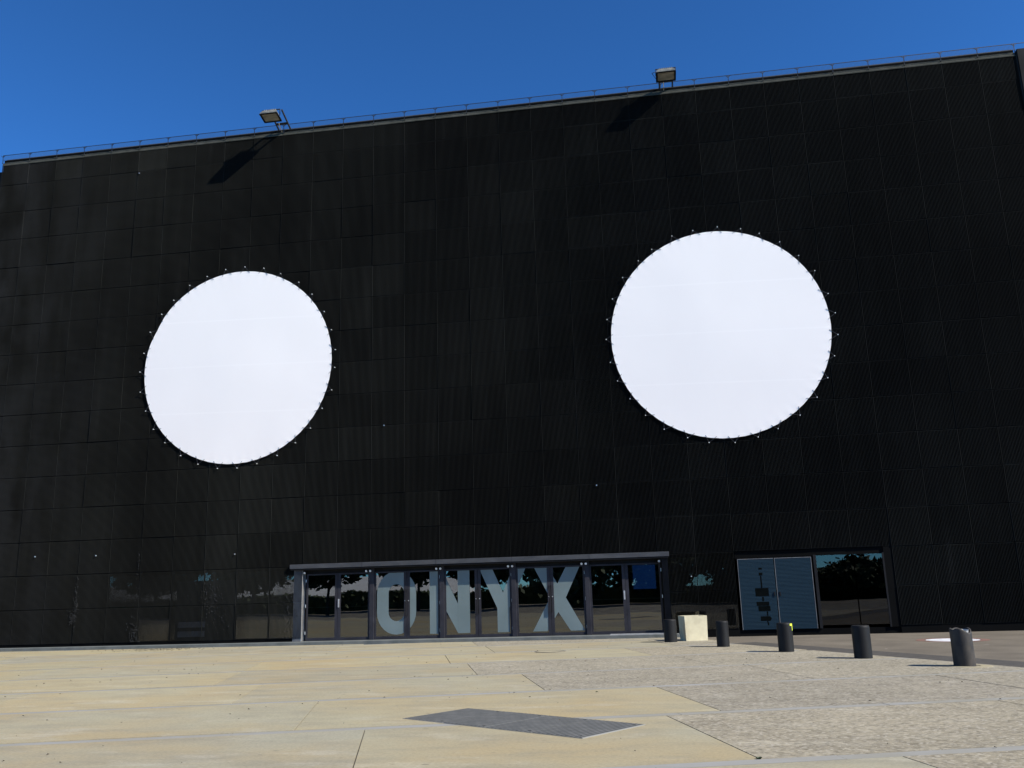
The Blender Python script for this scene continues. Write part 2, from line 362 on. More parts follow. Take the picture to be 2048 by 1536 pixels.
while e2 < 12:
    key = min(rows, key=lambda k: abs(k - e2))
    if abs(key - e2) < 0.05: js = list(rows[key])
    else: js = [-12 + random.uniform(-1.5, 1.5)]
    while js[0] > -46: js.insert(0, js[0] - random.uniform(4.2, 6.2))
    while js[-1] < 22: js.append(js[-1] + random.uniform(4.2, 5.8))
    for a, b in zip(js[:-1], js[1:]):
        for reg in conv:
            q = clip([E(a + 0.008, e2 + 0.115), E(b - 0.008, e2 + 0.115), E(b - 0.008, e2 + 3.4 - 0.115), E(a + 0.008, e2 + 3.4 - 0.115)], reg)
            if area(q) < 0.4: continue
            cx = (a + b) / 2
            lim = {-27.7: -4.6, -24.3: -6, -21.0: -6.2, -17.6: -9.7, -14.2: -8.2}.get(round(e2, 1), -5 + math.sin(e2 * 2.3) * 3)
            mt = 'slab_rough' if cx > lim else ('slab_grey' if (int(abs(a * 3.7 + e2)) % 3 == 0) else 'slab_smooth')
            dz = random.uniform(-0.003, 0.003)
            MB().prism(q, GZ - 0.06, GZ + dz).build('paving_slab', M[mt], plaza); n_slab += 1
    # the blue-grey stone band above this row of slabs, in lengths
    x = -46
    while x < 22:
        L = random.uniform(2.6, 3.6)
        for reg in conv:
            q = clip([E(x, e2 - 0.105), E(x + L - 0.008, e2 - 0.105), E(x + L - 0.008, e2 + 0.105), E(x, e2 + 0.105)], reg)
            if area(q) > 0.1: MB().prism(q, GZ - 0.06, GZ - 0.002 + random.uniform(-0.002, 0.002)).build('paving_band', M['band'], plaza)
        x += L
    e2 += 3.4

# step in front of the whole facade
step = tag(MB().box(-42, 0.72, -0.55, 0.6, GZ - 0.1, -0.002).build('entrance_step', M['step'], bevel=0.012), kind='structure')
mat_o = MB()
for k in range(34): mat_o.box(-1.75 + k * 0.06, -1.75 + k * 0.06 + 0.028, -0.50, 0.02, 0.0, 0.022)
mat_o.box(-1.77, 0.30, -0.515, -0.50, 0.0, 0.024).box(-1.77, 0.30, 0.02, 0.035, 0.0, 0.024)
tag(mat_o.build('foot_grate', M['alu']), 'metal slatted foot grate on the step before the rightmost entrance doors', 'grate')

# ------------------------------------------------------------------ the building
bld = tag(empty('theatre_building', (-6.8, 0.0, 0.0)), 'huge windowless black theatre clad in metal grating panels, glass entrance doors below', 'building')
BO = Vector((-6.8, 0, 0))
def bpart(mb, name, mat, **k):
    o = mb.build(name, mat, bld, **k); o.location = (o.location[0] - BO.x, o.location[1], o.location[2]); return o
def sub(mb, name, mat, parent, **k): return mb.build(name, mat, parent, **k)

DOOR0, DOOR1 = col_u(3), col_u(13)            # entrance opening
RD0, RD1 = col_u(15), col_u(17)               # double service door
RW0, RW1 = col_u(17), col_u(19)               # bare window beside it
ZD = Z0 + 2 * PH                              # top of the ground-floor openings

# shell: back wall pieces behind the gratings, with the openings left free
BY = 0.07
shell = MB()
shell.box(UL, UR, BY, BY + 0.12, ZD, ZC + 0.30)
for a, b in ((UL, col_u(-3)), (DOOR1 + 0.02, RD0)): shell.box(a, b, BY + (0.6 if a > 0 else 0), BY + (0.9 if a > 0 else 0.3), GZ - 0.1, ZD)
shell.box(RW1, UR, BY, BY + 0.3, GZ - 0.1, ZD)
shell.box(UL + 0.02, UR - 0.02, 30.0, 30.3, -0.3, ZC - 0.02).box(UR - 0.3, UR, BY + 0.3, 30, -0.3, ZC - 0.02).box(UL, UL + 0.3, BY + 0.3, 30, -0.3, ZC - 0.02)
bpart(shell, 'backing_wall', M['backing'])
bpart(MB().box(UL + 0.3, UR - 0.3, BY + 0.3, 30, ZC - 0.4, ZC - 0.1), 'roof', M['backing'])
bpart(MB().box(UL - 14, UL - 0.02, 0.35, 20, -0.3, ZC - 0.12), 'side_wing', M['wing'])
bpart(MB().box(UL + 0.4, UR - 0.4, 5.0, 5.2, -0.1, 4.0).box(UL + 0.4, UR - 0.4, BY + 0.35, 5.0, 3.2, 3.35), 'lobby_wall', M['interior'])
bpart(MB().box(UL + 0.4, UR - 0.4, 0.62, 5.0, -0.12, -0.006), 'lobby_floor', M['interior'])

# grating panels: vertical flat bars in a frame
NB = 28
def grating(mb, ox, oz, wd, ht, nb, oy=0.0, full=True):
    p = wd / nb
    for k in range(nb + 1):
        x = ox + 0.008 + (wd - 0.016) * k / nb; t = 0.0038 if 0 < k < nb else 0.0042
        y0 = oy - 0.040 if 0 < k < nb else oy - 0.041
        mb.poly([(x - t, y0, oz), (x + t, y0, oz), (x + t, y0, oz + ht), (x - t, y0, oz + ht)])
        mb.poly([(x + t, y0, oz), (x + t, oy, oz), (x + t, oy, oz + ht), (x + t, y0, oz + ht)])
        mb.poly([(x - t, oy, oz), (x - t, y0, oz), (x - t, y0, oz + ht), (x - t, oy, oz + ht)])
    for z in (oz, oz + ht - 0.008):
        mb.poly([(ox, oy - 0.028, z), (ox + wd, oy - 0.028, z), (ox + wd, oy - 0.028, z + 0.008), (ox, oy - 0.028, z + 0.008)])
        mb.poly([(ox, oy - 0.028, z + 0.008), (ox + wd, oy - 0.028, z + 0.008), (ox + wd, oy, z + 0.008), (ox, oy, z + 0.008)])
    return mb
g_me = grating(MB(), -PW / 2 + 0.004, -PH / 2 + 0.014, PW - 0.008, PH - 0.028, NB).mesh('grating_panel', M['grate'])
cells = []
for i in range(COL0, COL1):
    for r in range(ROWS):
        if r < 2 and (3 <= i < 13 or 15 <= i < 19): continue
        if r == ROWS - 1: continue                       # the cut top row follows below
        cx, cz = col_u(i) + PW / 2, Z0 + (r + 0.5) * PH
        d = Vector((cx, CAM_D, cz - CAM_H)).length
        cells.append(((CAM_D / d) / d ** 2 * (1.0 if i >= -6 else 0.3), cx, cz))
cells.sort(reverse=True)
def panel_loc(cx, cz):
    rnd = random.Random(int(cx * 1000) * 31 + int(cz * 1000))
    return (cx + rnd.uniform(-.003, .003), rnd.uniform(-0.012, 0.006), cz + rnd.uniform(-.004, .004)), (rnd.gauss(0, 0.0035), rnd.gauss(0, 0.0006), rnd.gauss(0, 0.005))
tz = Z0 + (ROWS - 1) * PH; th_ = ZC - tz - 0.01
t_me = grating(MB(), -PW / 2 + 0.004, -th_ / 2 + 0.006, PW - 0.008, th_ - 0.006, NB).mesh('grating_panel', M['grate'])
N_TOP = COL1 - COL0
for i in range(COL0, COL1):
    l, r = panel_loc(col_u(i) + PW / 2, tz + th_ / 2); link('grating_panel', t_me, bld, Vector(l) - BO, r)
for _, cx, cz in cells[:300 - N_TOP]:
    l, r = panel_loc(cx, cz)
    link('grating_panel', g_me, bld, Vector(l) - BO, r)
rest = MB()
base_v, base_f = [v.co.copy() for v in g_me.vertices], [tuple(p.vertices) for p in g_me.polygons]
from mathutils import Euler
for _, cx, cz in cells[300 - N_TOP:]:
    l, r = panel_loc(cx, cz); mt = Matrix.Translation(l) @ Euler(r).to_matrix().to_4x4(); b = len(rest.v)
    rest.v += [tuple(mt @ v) for v in base_v]; rest.f += [tuple(b + k for k in f) for f in base_f]
tag(bpart(rest, 'grating_panel', M['grate']), kind='stuff')
# bottom skirt under the panels
for a, b, y0, z0, z1 in ((UL, DOOR0 - 0.37, -0.02, 0.0, Z0), (DOOR1 + 0.37, RD0, -0.02, GZ - 0.1, Z0), (RD0 + .001, RW1 - .001, 0.035, GZ - 0.1, 0.055), (RW1, UR, -0.02, GZ - 0.1, Z0)):
    bpart(MB().box(a, b, y0, BY - 0.002, z0, z1), 'skirting', M['backing'])

# coping pieces, rail, posts and the mesh between them
cop_me = MB()
w2 = PW / 2 - 0.004
cop_me.poly([(-w2, -0.05, 0), (w2, -0.05, 0), (w2, 0.20, 0.40), (-w2, 0.20, 0.40)]).poly([(-w2, -0.05, -0.045), (w2, -0.05, -0.045), (w2, -0.05, 0), (-w2, -0.05, 0)])
cop_me.poly([(-w2, 0.20, 0.40), (w2, 0.20, 0.40), (w2, 0.5, 0.40), (-w2, 0.5, 0.40)]).poly([(-w2, -0.05, 0), (-w2, 0.2, 0.4), (-w2, 0.2, 0)]).poly([(w2, -0.05, 0), (w2, 0.2, 0), (w2, 0.2, 0.4)])
cop_me = cop_me.mesh('coping', M['coping'])
post_me = MB().bar((0, 0, -0.02), (0, -0.16, 0.06), 0.03, 0.03).bar((0, -0.14, 0.04), (0, -0.16, 0.42), 0.02, 0.02, (0, 1, 0)).bar((0, -0.16, 0.34), (-0.10, -0.16, 0.43), 0.02, 0.02, (0, 1, 0)).bar((0, -0.16, 0.34), (0.10, -0.16, 0.43), 0.02, 0.02, (0, 1, 0)).mesh('rail_post', M['rail'])
mesh_me = MB()
nbm = 30
for k in range(nbm):
    x = -PW / 2 + (k + 0.5) * PW / nbm; mesh_me.bar((x, -0.165, 0.16), (x, -0.165, 0.42), 0.006, 0.006, (0, 1, 0))
mesh_me = mesh_me.mesh('rail_mesh', M['rail'])
for i in range(COL0, COL1):
    cx = col_u(i) + PW / 2
    link('coping', cop_me, bld, (cx - BO.x, random.uniform(-0.006, 0.006), ZC + random.uniform(-0.006, 0.006)))
    link('rail_mesh', mesh_me, bld, (cx - BO.x, 0.10, ZC + 0.05))
for i in range(COL0, COL1 + 1): link('rail_post', post_me, bld, (col_u(i) - BO.x, 0.10, ZC + 0.05))
bpart(MB().bar((UL, -0.06, ZC + 0.48), (UR + 9, -0.06, ZC + 0.48), 0.02, 0.02).bar((UL, -0.06, ZC + 0.21), (UR + 0.07, -0.06, ZC + 0.21), 0.012, 0.012), 'rail', M['rail'])
# right corner: lighter return strip with scuffed edge, facade going on beyond
rc = MB()
rc.box(UR + 0.01, UR + 0.06, -0.06, 0.1, GZ - 0.1, ZC)
bpart(rc, 'corner_strip', M['wing'])
bpart(MB().box(UR + 0.07, UR + 9, -0.10, 18, GZ - 0.1, ZC + 0.22), 'return_wall', M['wing'])
# small bright fixings in the cladding
for px, pz in ((-25.35, 3.62), (-22.6, 3.57), (-16.55, 3.42), (-10.4, 8.3), (-21.9, 20.55), (2.35, 8.6), (-2.0, 5.5), (1.3, 2.0)):
    bpart(MB().tube((px, -0.04, pz), (px, -0.085, pz), 0.022, 0.022, 8), 'fixing', M['chrome'])

# dried whitewash splashes and run-off on the lowest gratings
def smear(cx, cz, sx, sz, n, seed):
    q = random.Random(seed); mb = MB()
    for k in range(n):
        x, z = cx + q.gauss(0, sx), max(0.12, cz + q.gauss(0, sz)); a, h = q.uniform(0.004, 0.010), q.uniform(0.006, 0.05)
        x = col_u(0) + 0.012 + round((x - col_u(0)) / (PW / NB)) * (PW / NB)
        mb.box(x - a, x + a, -0.062, -0.0535, z, z + h)
    tag(bpart(mb, 'whitewash_splash', M['splash']), kind='stuff')
smear(-17.55, 1.75, 0.32, 0.30, 90, 1); smear(-17.2, 1.0, 0.35, 0.35, 30, 2); smear(-14.25, 0.9, 0.14, 0.5, 110, 3); smear(-20.75, 0.45, 0.14, 0.28, 90, 4); smear(-23.35, 1.6, 0.05, 0.45, 90, 5); smear(-23.5, 1.1, 0.07, 0.14, 60, 6); smear(-20.7, 3.2, 0.02, 0.25, 26, 7)
# ---- canopy and entrance
CY = -0.14
bpart(MB().box(DOOR0 - 0.50, DOOR1 + 0.42, CY, 0.30, 2.755, 2.925), 'canopy', M['canopy'], bevel=0.006)
bpart(MB().box(DOOR0 - 0.46, DOOR1 + 0.38, CY + 0.02, 0.30, 2.70, 2.753), 'canopy_soffit', M['dark'])
for k in range(1, 5):                                             # joints of the canopy fascia sheets
    x = DOOR0 - 0.5 + k * (DOOR1 - DOOR0 + 0.92) / 5
    bpart(MB().box(x - 0.006, x + 0.006, CY - 0.004, CY + 0.02, 2.757, 2.923), 'canopy_joint', M['frame'])
jl = bpart(MB().box(DOOR0 - 0.36, DOOR0 - 0.02, -0.03, 0.34, 0.0, 2.70), 'jamb', M['jamb'])
for y, wd in ((-0.036, 0.045), (0.27, 0.05)):
    sub(MB().box(DOOR0 - 0.022, DOOR0 - 0.022 + 0.018, y, y + wd, 0.001, 2.69), 'edge_strip', M['alu'], jl, loc=BO * 0)
jr = bpart(MB().box(DOOR1 + 0.14, DOOR1 + 0.36, 0.02, 0.34, 0.0, 2.70), 'jamb', M['frame'])
bpart(MB().box(DOOR0 - 0.02, DOOR1 + 0.14, 0.24, 0.34, 2.56, 2.70), 'door_head', M['dark'])

# letters in facade coordinates, read off the doors
ZB_, ZT_ = 0.165, 2.575
def rect(a, b, c, d): return [(a, c), (b, c), (b, d), (a, d)]
def o_letter(x0, x1, z0, z1, t):
    outr, inn = [], []
    r = (x1 - x0) / 2; ri = r - t
    n = 14
    for cx, cz, s in ((x1 - r, z1 - r * 1.08, 0), (x1 - r, z0 + r * 1.08, 1)):
        for k in range(n + 1):
            a = math.pi * k / n + s * math.pi
            outr.append((cx + r * math.cos(a), cz + r * 1.08 * math.sin(a)))
            inn.append((cx + ri * math.cos(a), cz + ri * 1.08 * math.sin(a)))
    m = len(outr)
    return [[inn[i], inn[(i + 1) % m], outr[(i + 1) % m], outr[i]][::-1] for i in range(m)]
sw = 0.465
O_ = o_letter(-10.73, -9.17, ZB_, ZT_ - 0.02, sw)
nx0, nx1 = -8.63, -7.06
N_ = [[(nx0, ZB_), (nx0 + sw, ZB_), (nx0 + sw, ZT_), (nx0, ZT_)], [(nx1 - sw, ZB_), (nx1, ZB_), (nx1, ZT_), (nx1 - sw, ZT_)],
      [(nx0 + sw + .002, ZT_), (nx0 + sw + .002, 1.33), (nx1 - sw - .002, ZB_), (nx1 - sw - .002, 1.26)]]
yx = -5.77
Y_ = [[(yx - sw / 2, ZB_), (yx + sw / 2, ZB_), (yx + sw / 2, 1.05), (yx + 0.92, ZT_), (yx + 0.92 - 0.50, ZT_), (yx, 1.62), (yx - 0.42, ZT_), (yx - 0.92, ZT_), (yx - sw / 2, 1.05)]]
xc, zc = -3.68, 1.37
hx, hz = 1.0, ZT_ - 1.37
X_ = [[(xc - 0.98, ZB_), (xc - 0.98 + 0.54, ZB_), (xc, zc - 0.52), (xc + 0.98 - 0.54, ZB_), (xc + 0.98, ZB_), (xc + 0.30, zc), (xc + 0.90, ZT_), (xc + 0.90 - 0.52, ZT_), (xc, zc + 0.52), (xc - 0.90 + 0.52, ZT_), (xc - 0.90, ZT_), (xc - 0.30, zc)]]
letters = {'letter_o': O_, 'letter_n': N_, 'letter_y': Y_, 'letter_x': X_}
from mathutils.geometry import tessellate_polygon
LPOLY = []
for nm, ps in letters.items():
    for pl in ps:
        for tri in tessellate_polygon([[Vector((x, z, 0)) for x, z in pl]]):
            q = [pl[k] for k in tri]; LPOLY.append((nm, q if area(q) > 0 else q[::-1]))

BAYS = 5; BW = (DOOR1 + 0.14 - DOOR0 + 0.02) / BAYS
DY = 0.19                                                        # front plane of the door frames
for bay in range(BAYS):
    x0 = DOOR0 - 0.02 + bay * BW
    if bay > 0:
        bpart(MB().box(x0 - 0.105, x0 + 0.075, DY - 0.05, 0.34, 0.0, 2.70), 'door_post', M['frame'], bevel=0.008)
    a0, a1 = x0 + (0.08 if bay else 0.10), x0 + BW - (0.11 if bay < 4 else 0.06)
    mid = (a0 + a1) / 2
    for s, (l, r) in enumerate(((a0, mid - 0.006), (mid + 0.006, a1))):
        sl_, sr_ = (0.065, 0.11) if s == 0 else (0.11, 0.065); st = 0
        f = MB().box(l, l + sl_, DY, DY + 0.06, 0.012, 2.55).box(r - sr_, r, DY, DY + 0.06, 0.012, 2.55)
        f.box(l + sl_, r - sr_, DY + .001, DY + 0.059, 0.012, 0.11).box(l + sl_, r - sr_, DY + .001, DY + 0.059, 2.49, 2.55)
        lc = Vector(((l + r) / 2, DY, 0))
        f.v = [tuple(Vector(v) - lc) for v in f.v]
        leaf = link('door', f.mesh('door', M['frame']), bld, lc - BO, (0, 0, random.gauss(0, 0.004)))
        def loc(mb): mb.v = [tuple(Vector(v) - lc) for v in mb.v]; return mb
        gx0, gx1, gz0, gz1 = l + sl_, r - sr_, 0.11, 2.49
        sub(loc(MB().box(gx0 + .001, gx1 - .001, DY + 0.030, DY + 0.038, gz0, gz1)), 'pane', M['glass'], leaf, rot=(random.gauss(0, 0.001), 0, random.gauss(0, 0.002)))
        done = {}
        for nm, pl in LPOLY:
            q = clip(pl, [(gx0 + .004, gz0), (gx1 - .004, gz0), (gx1 - .004, gz1), (gx0 + .004, gz1)])
            if area(q) > 1e-5: done.setdefault(nm, MB()).poly([(x, DY + 0.012, z) for x, z in q])
        for nm, mb in done.items(): sub(loc(mb), nm, M['letter'], leaf)
        hs = l if s == 0 else r                                   # hinge side
        for hz_ in (0.30, 1.32, 2.28):
            sgn = -1 if s == 0 else 1
            if s == 1 or bay == 0: sub(loc(MB().tube((hs + sgn * 0.012, DY - 0.020, hz_ - 0.06), (hs + sgn * 0.012, DY - 0.020, hz_ + 0.06), 0.016, 0.016, 8)), 'hinge', M['chrome'], leaf)
        if bay in (0, 4):
            sub(loc(MB().bar((gx0, DY + 0.10, 1.26), (gx1, DY + 0.10, 1.26), 0.035, 0.035)), 'push_bar', M['alu'], leaf)
            if s == 0 and bay == 4 or s == 1 and bay == 0:
                hx_ = r - 0.05 if s == 0 else l + 0.04
                sub(loc(MB().box(hx_ - 0.025, hx_ + 0.025, DY - 0.03, DY - .002, 1.24, 1.56)), 'handle', M['alu'], leaf)
        else:
            hx_ = r - 0.03 if s == 0 else l + 0.03; o = -1 if s == 0 else 1
            h = MB().tube((hx_, DY - 0.07, 0.85), (hx_, DY - 0.07, 1.85), 0.016, 0.016, 8)
            for z in (0.88, 1.82): h.tube((hx_, DY - 0.07, z), (hx_, DY, z), 0.012, 0.012, 6)
            sub(loc(h), 'handle', M['dark'], leaf)
            sub(loc(MB().tube((hx_ + o * 0.03, DY - 0.012, 1.42), (hx_ + o * 0.03, DY + 0.001, 1.42), 0.022, 0.022, 10)), 'lock', M['chrome'], leaf)
# small pale notices and an added glowing blue panel inside the glass
ws = empty('hanging_panel', (-0.42, 0.38, 1.60))
MB().box(-0.42, 0.42, -0.02, 0.02, 0, 0.88).build('panel_face', M['panel'], ws)
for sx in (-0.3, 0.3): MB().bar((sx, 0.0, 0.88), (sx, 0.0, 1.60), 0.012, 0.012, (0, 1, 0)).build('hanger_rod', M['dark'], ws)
tag(ws, 'glowing blue rectangular panel inside the glass of the rightmost entrance door', 'panel')
for nm, x, z, ww, hh, lab in (('notice', -2.98, 1.93, 0.17, 0.20, 'small pale paper notice behind the glass right of the letter X'), ('notice', -9.02, 2.18, 0.13, 0.24, 'small pale paper notice behind the glass right of the letter O')):
    tag(MB().box(x - ww / 2, x + ww / 2, 0.262, 0.265, z - hh / 2, z + hh / 2).build(nm, M['jamb']), lab, 'notice')

# twin spotlights under the canopy
def spot(x, n, lab):
    t = tag(empty('spotlight', (x, 0.02, 2.70)), lab, 'spotlight', 'spotlights under the entrance canopy')
    MB().box(-0.05 * n, 0.05 * n, -0.03, 0.03, -0.05, -0.001).build('bracket', M['dark'], t)
    for k in range(n):
        xx = (k - (n - 1) / 2) * 0.13
        c = MB().tube((xx, 0.03, -0.07), (xx + (k - (n - 1) / 2) * 0.03, -0.06, -0.115), 0.036, 0.05, 12).build('lamp_housing', M['dark'], t)
        MB().tube((xx + (k - (n - 1) / 2) * 0.03, -0.0605, -0.1155), (xx + (k - (n - 1) / 2) * 0.031, -0.066, -0.118), 0.044, 0.044, 12).build('lens', M['white'], c)
for n, bay, lab in ((1, 0, 'single small spotlight under the canopy above the left end jamb'), (2, 1, 'twin small spotlights under the canopy between the leftmost doors and the letter O'),
                    (2, 2, 'twin small spotlights under the canopy above the letter N'), (2, 3, 'twin small spotlights under the canopy above the letter Y'),
                    (2, 4, 'twin small spotlights under the canopy just right of the letter X'), (1, 5, 'single small spotlight under the canopy at its right end')):
    spot(DOOR0 - 0.02 + bay * BW + (0.10 if bay == 0 else -0.10), n, lab)

# ---- ground-floor glazing behind the gratings (left of the entrance and right of it)
for i in range(-3, 3):
    a = col_u(i)
    o = bpart(MB().box(a + 0.03, a + PW - 0.03, 0.03, 0.04, 0.15, ZD - 0.12), 'window_pane', M['glass'])
    o.rotation_euler = (random.gauss(0, 0.001), 0, 0)
    bpart(MB().box(a - 0.03, a + 0.03, 0.02, 0.12, 0.0, ZD), 'mullion', M['dark'])
bpart(MB().box(DOOR1 + 0.37, RD0 - 0.02, 0.03, 0.04, 0.1, ZD - 0.15), 'window_pane', M['wglass'])
# scuffed steel service door behind the grating left of the entrance
bpart(MB().box(-18.98, -16.5, 0.02, 0.028, 0.05, 2.42), 'service_hatch', M['grate'])
for z0, z1 in ((0.26, 0.48), (0.62, 0.84)): bpart(MB().box(-18.86, -17.72, 0.002, 0.012, z0, z1), 'vent_grille', M['jamb'])
# ---- blue-grey double service door and the bare window, right of the entrance
for s in range(2):
    l = RD0 + 0.12 + s * (RD1 - RD0 - 0.14) / 2; r = l + (RD1 - RD0 - 0.14) / 2 - 0.05
    lc = Vector((l, -0.02, 0))
    f = MB().box(0, r - l, 0, 0.05, 0.06, 2.54)
    leaf = link('service_door', f.mesh('service_door', M['leaf']), bld, lc - BO)
    e = MB().box(-0.018, 0.0, -0.012, 0.05, 0.06, 2.56).box(-0.001, r - l, -0.012, 0.05, 2.541, 2.562)
    if s: e.box(r - l, r - l + 0.018, -0.012, 0.05, 0.06, 2.56)
    sub(e, 'edge_trim', M['jamb'], leaf)
    sl = MB()
    for k in range(52): sl.box(0.004, r - l - 0.004, -0.007, 0.0, 0.08 + k * 0.047, 0.08 + k * 0.047 + 0.030)
    sub(sl, 'louvre', M['leaf'], leaf)['kind'] = 'stuff'
    hx_ = r - l - 0.06 if s == 0 else 0.08
    sub(MB().box(hx_ - 0.02, hx_ + 0.02, -0.035, -0.007, 1.22, 1.36), 'handle', M['dark'], leaf)
    if s == 0:
        def dec(pts): return MB().poly([(x, -0.0085, z) for x, z in pts])
        px = 0.77
        for pts in (rect(px - .06, px + .06, 2.16, 2.23), rect(px - .065, px + .065, 1.96, 2.06), rect(px - .028, px + .022, 1.515, 1.945),
                    rect(px - .24, px + .23, 1.22, 1.51), rect(px - .02, px + .04, 1.045, 1.205), rect(px - .23, px + .21, 0.885, 1.03), rect(px - .18, px + .24, 0.70, 0.875), rect(px + .10, px + .145, 0.53, 0.69),
                    [(px - .13, 0.36), (px + .20, 0.36), (px + .26, 0.44), (px + .20, 0.52), (px - .13, 0.52)], [(px + .10, 0.20), (px + .15, 0.20), (px + .13, 0.35), (px + .08, 0.35)]):
            sub(dec(pts), 'sign_silhouette', M['sign_black'], leaf)  # dark signpost outline laid on the leaf as flat colour
bpart(MB().box(RD0 + 0.02, RW1 - 0.02, 0.03, 0.068, 2.567, ZD - 0.001), 'door_head', M['backing'])
for a, b in ((RW0 + 0.12, 7.05), (7.09, RW1 - 0.36)):
    bpart(MB().box(a, b, 0.0, 0.008, 0.16, 2.60), 'window_pane', M['wglass'])
for a, b in ((RW0 + 0.02, RW0 + 0.12), (RW1 - 0.36, RW1 - 0.302)): bpart(MB().box(a, b, -0.03, 0.06, 0.06, 2.63), 'window_frame', M['dark'])
bpart(MB().box(RW1 - 0.30, RW1, -0.02, 0.06, 0.06, ZD), 'blank_panel', M['backing'])

# ------------------------------------------------------------------ the two round banners
def banner(cx, cz, R, lab, slack):
    t = tag(empty('round_banner', (cx, -0.10, cz)), lab, 'banner', 'round white banners')
    NG = 62; n = NG * 4
    v = [(0, -0.05, 0)]; f = []
    rings = (0.2, 0.45, 0.7, 0.85, 0.93, 0.965, 0.985, 1.0)
    for k, q in enumerate(rings):
        for i in range(n):
            a = 2 * math.pi * i / n
            sc = (0.5 - 0.5 * math.cos(NG * a)); e = max(0.0, (q - 0.9) / 0.1)
            sl = sum(d * math.exp(-((math.atan2(math.sin(a - a0), math.cos(a - a0))) / wd) ** 2) for a0, wd, d in slack)
            rr = R * q - e * (0.008 * sc + sl)
            y = -0.05 * (1 - q) + e * 0.0035 * math.cos(NG * a) + 0.007 * mnoise.noise((math.cos(a) * q * 2.2, math.sin(a) * q * 2.2, cx))
            v.append((rr * math.cos(a), y, rr * math.sin(a)))
    for i in range(n): f.append((0, 1 + i, 1 + (i + 1) % n))
    for k in range(len(rings) - 1):
        for i in range(n):
            j = (i + 1) % n; a = 1 + k * n; b = a + n
            f.append((a + i, b + i, b + j, a + j))
    mb = MB(); mb.v = v; mb.f = f
    fab = mb.build('fabric', M['fabric'], t, smooth=True)
    bolt_me = MB().tube((0, 0.075, 0), (0, 0.0, 0), 0.007, 0.007, 6).tube((0, 0.0, 0), (0, -0.018, 0), 0.019, 0.019, 8).mesh('eye_bolt', M['white'])
    for k in range(31):
        a = 2 * math.pi * (k + 0.5) / 31 + random.gauss(0, 0.012); rb = R + random.uniform(0.15, 0.23)
        bx, bz = rb * math.cos(a), rb * math.sin(a)
        link('eye_bolt', bolt_me, t, (bx, -0.005, bz))
        c = MB()
        for d in (-0.25, 0.25):
            a2 = 2 * math.pi * (k + 0.5 + d) / 31; c.bar((bx, -0.002, bz), ((R - 0.07) * math.cos(a2), -0.012, (R - 0.07) * math.sin(a2)), 0.012, 0.008, (0, 1, 0))
        c.build('lacing_cord', M['rope'], t)
    return t
banner(-16.80, 11.22, 4.165, 'smaller looking round white banner laced to the black cladding left, under the left floodlight', ((D2R(154), 0.13, 0.045),))
banner(3.03, 11.20, 4.165, 'larger looking round white banner laced to the black cladding, nearest the bollards', ((D2R(60), 0.1, 0.015),))

# ------------------------------------------------------------------ floodlights on the parapet
def floodlight(x, lab, off, OUT, UP):
    t = tag(empty('floodlight', (x, 0.0, ZC + 0.40)), lab, 'floodlight', 'floodlights on the parapet')
    for sx in (-0.27, 0.27): MB().bar((sx, 0.20, -0.10), (sx, -OUT, UP), 0.06, 0.06).build('arm', M['rail'], t)
    MB().bar((-0.27, -0.22, 0.045), (0.27, -0.22, 0.045), 0.14, 0.02).build('arm_plate', M['rail'], t)
    MB().bar((-0.10, 0.20, -0.30), (-0.10, -0.30, 0.03), 0.03, 0.03).build('brace', M['alu'], t)
    Mh = Matrix.Translation((off, -OUT + 0.33, UP - 0.14)) @ Matrix.Rotation(D2R(-12), 4, 'X') @ Matrix.Scale(0.82, 4)
    yk = MB()
    for sx in (-0.50, 0.50): yk.bar(Mh @ Vector((sx, -0.36, 0.20)), Mh @ Vector((sx, -0.28, -0.14)), 0.05, 0.02, (1, 0, 0))
    yk.bar(Mh @ Vector((-0.51, -0.36, 0.20)), Mh @ Vector((0.51, -0.36, 0.20)), 0.05, 0.03)
    yk.build('yoke', M['rail'], t)
    b = MB(); P = []
    for (hw, y0, y1, z) in ((0.47, -0.62, 0.06, -0.22), (0.46, -0.62, 0.06, -0.12), (0.36, -0.52, -0.04, 0.06), (0.30, -0.46, -0.10, 0.09)):
        P.append([Mh @ Vector(q) for q in ((-hw, y0, z), (hw, y0, z), (hw, y1, z), (-hw, y1, z))])
    for k in range(3):
        for i in range(4): j = (i + 1) % 4; b.poly([P[k][i], P[k][j], P[k + 1][j], P[k + 1][i]])
    b.poly(P[3])
    head = b.build('lamp_housing', M['flood_body'], t)
    g = MB().poly([Mh @ Vector(q) for q in ((-0.42, -0.57, -0.222), (-0.42, 0.01, -0.222), (0.42, 0.01, -0.222), (0.42, -0.57, -0.222))])
    g.build('lamp_glass', M['flood_glass'], head)
    fr = MB()
    for a, c in (((-0.49, -0.60), (0.49, -0.60)), ((-0.49, 0.04), (0.49, 0.04)), ((-0.455, -0.57), (-0.455, 0.01)), ((0.455, -0.57), (0.455, 0.01))):
        fr.bar(Mh @ Vector((*a, -0.235)), Mh @ Vector((*c, -0.235)), 0.07, 0.03)
    fr.build('lamp_frame', M['dark'], head)
    fn = MB()
    for k in range(7):
        xx = -0.30 + k * 0.10
        fn.box(xx - 0.012, xx + 0.012, -0.50, -0.06, 0.05, 0.15, Mh)
    fn.build('cooling_fins', M['flood_body'], head)
    cb = MB(); pts = [Vector((off - 0.35, -OUT + 0.2, UP + 0.06)), Vector((off - 0.56, -OUT + 0.1, UP - 0.05)), Vector((off - 0.40, -OUT + 0.3, UP - 0.2))]
    for a, c in zip(pts[:-1], pts[1:]): cb.tube(a, c, 0.012, 0.012, 6)
    cb.build('cable', M['rope'], t)
    return t
floodlight(-15.1, 'grey floodlight on twin arms over the parapet above the left banner', -0.26, 0.88, 0.32)
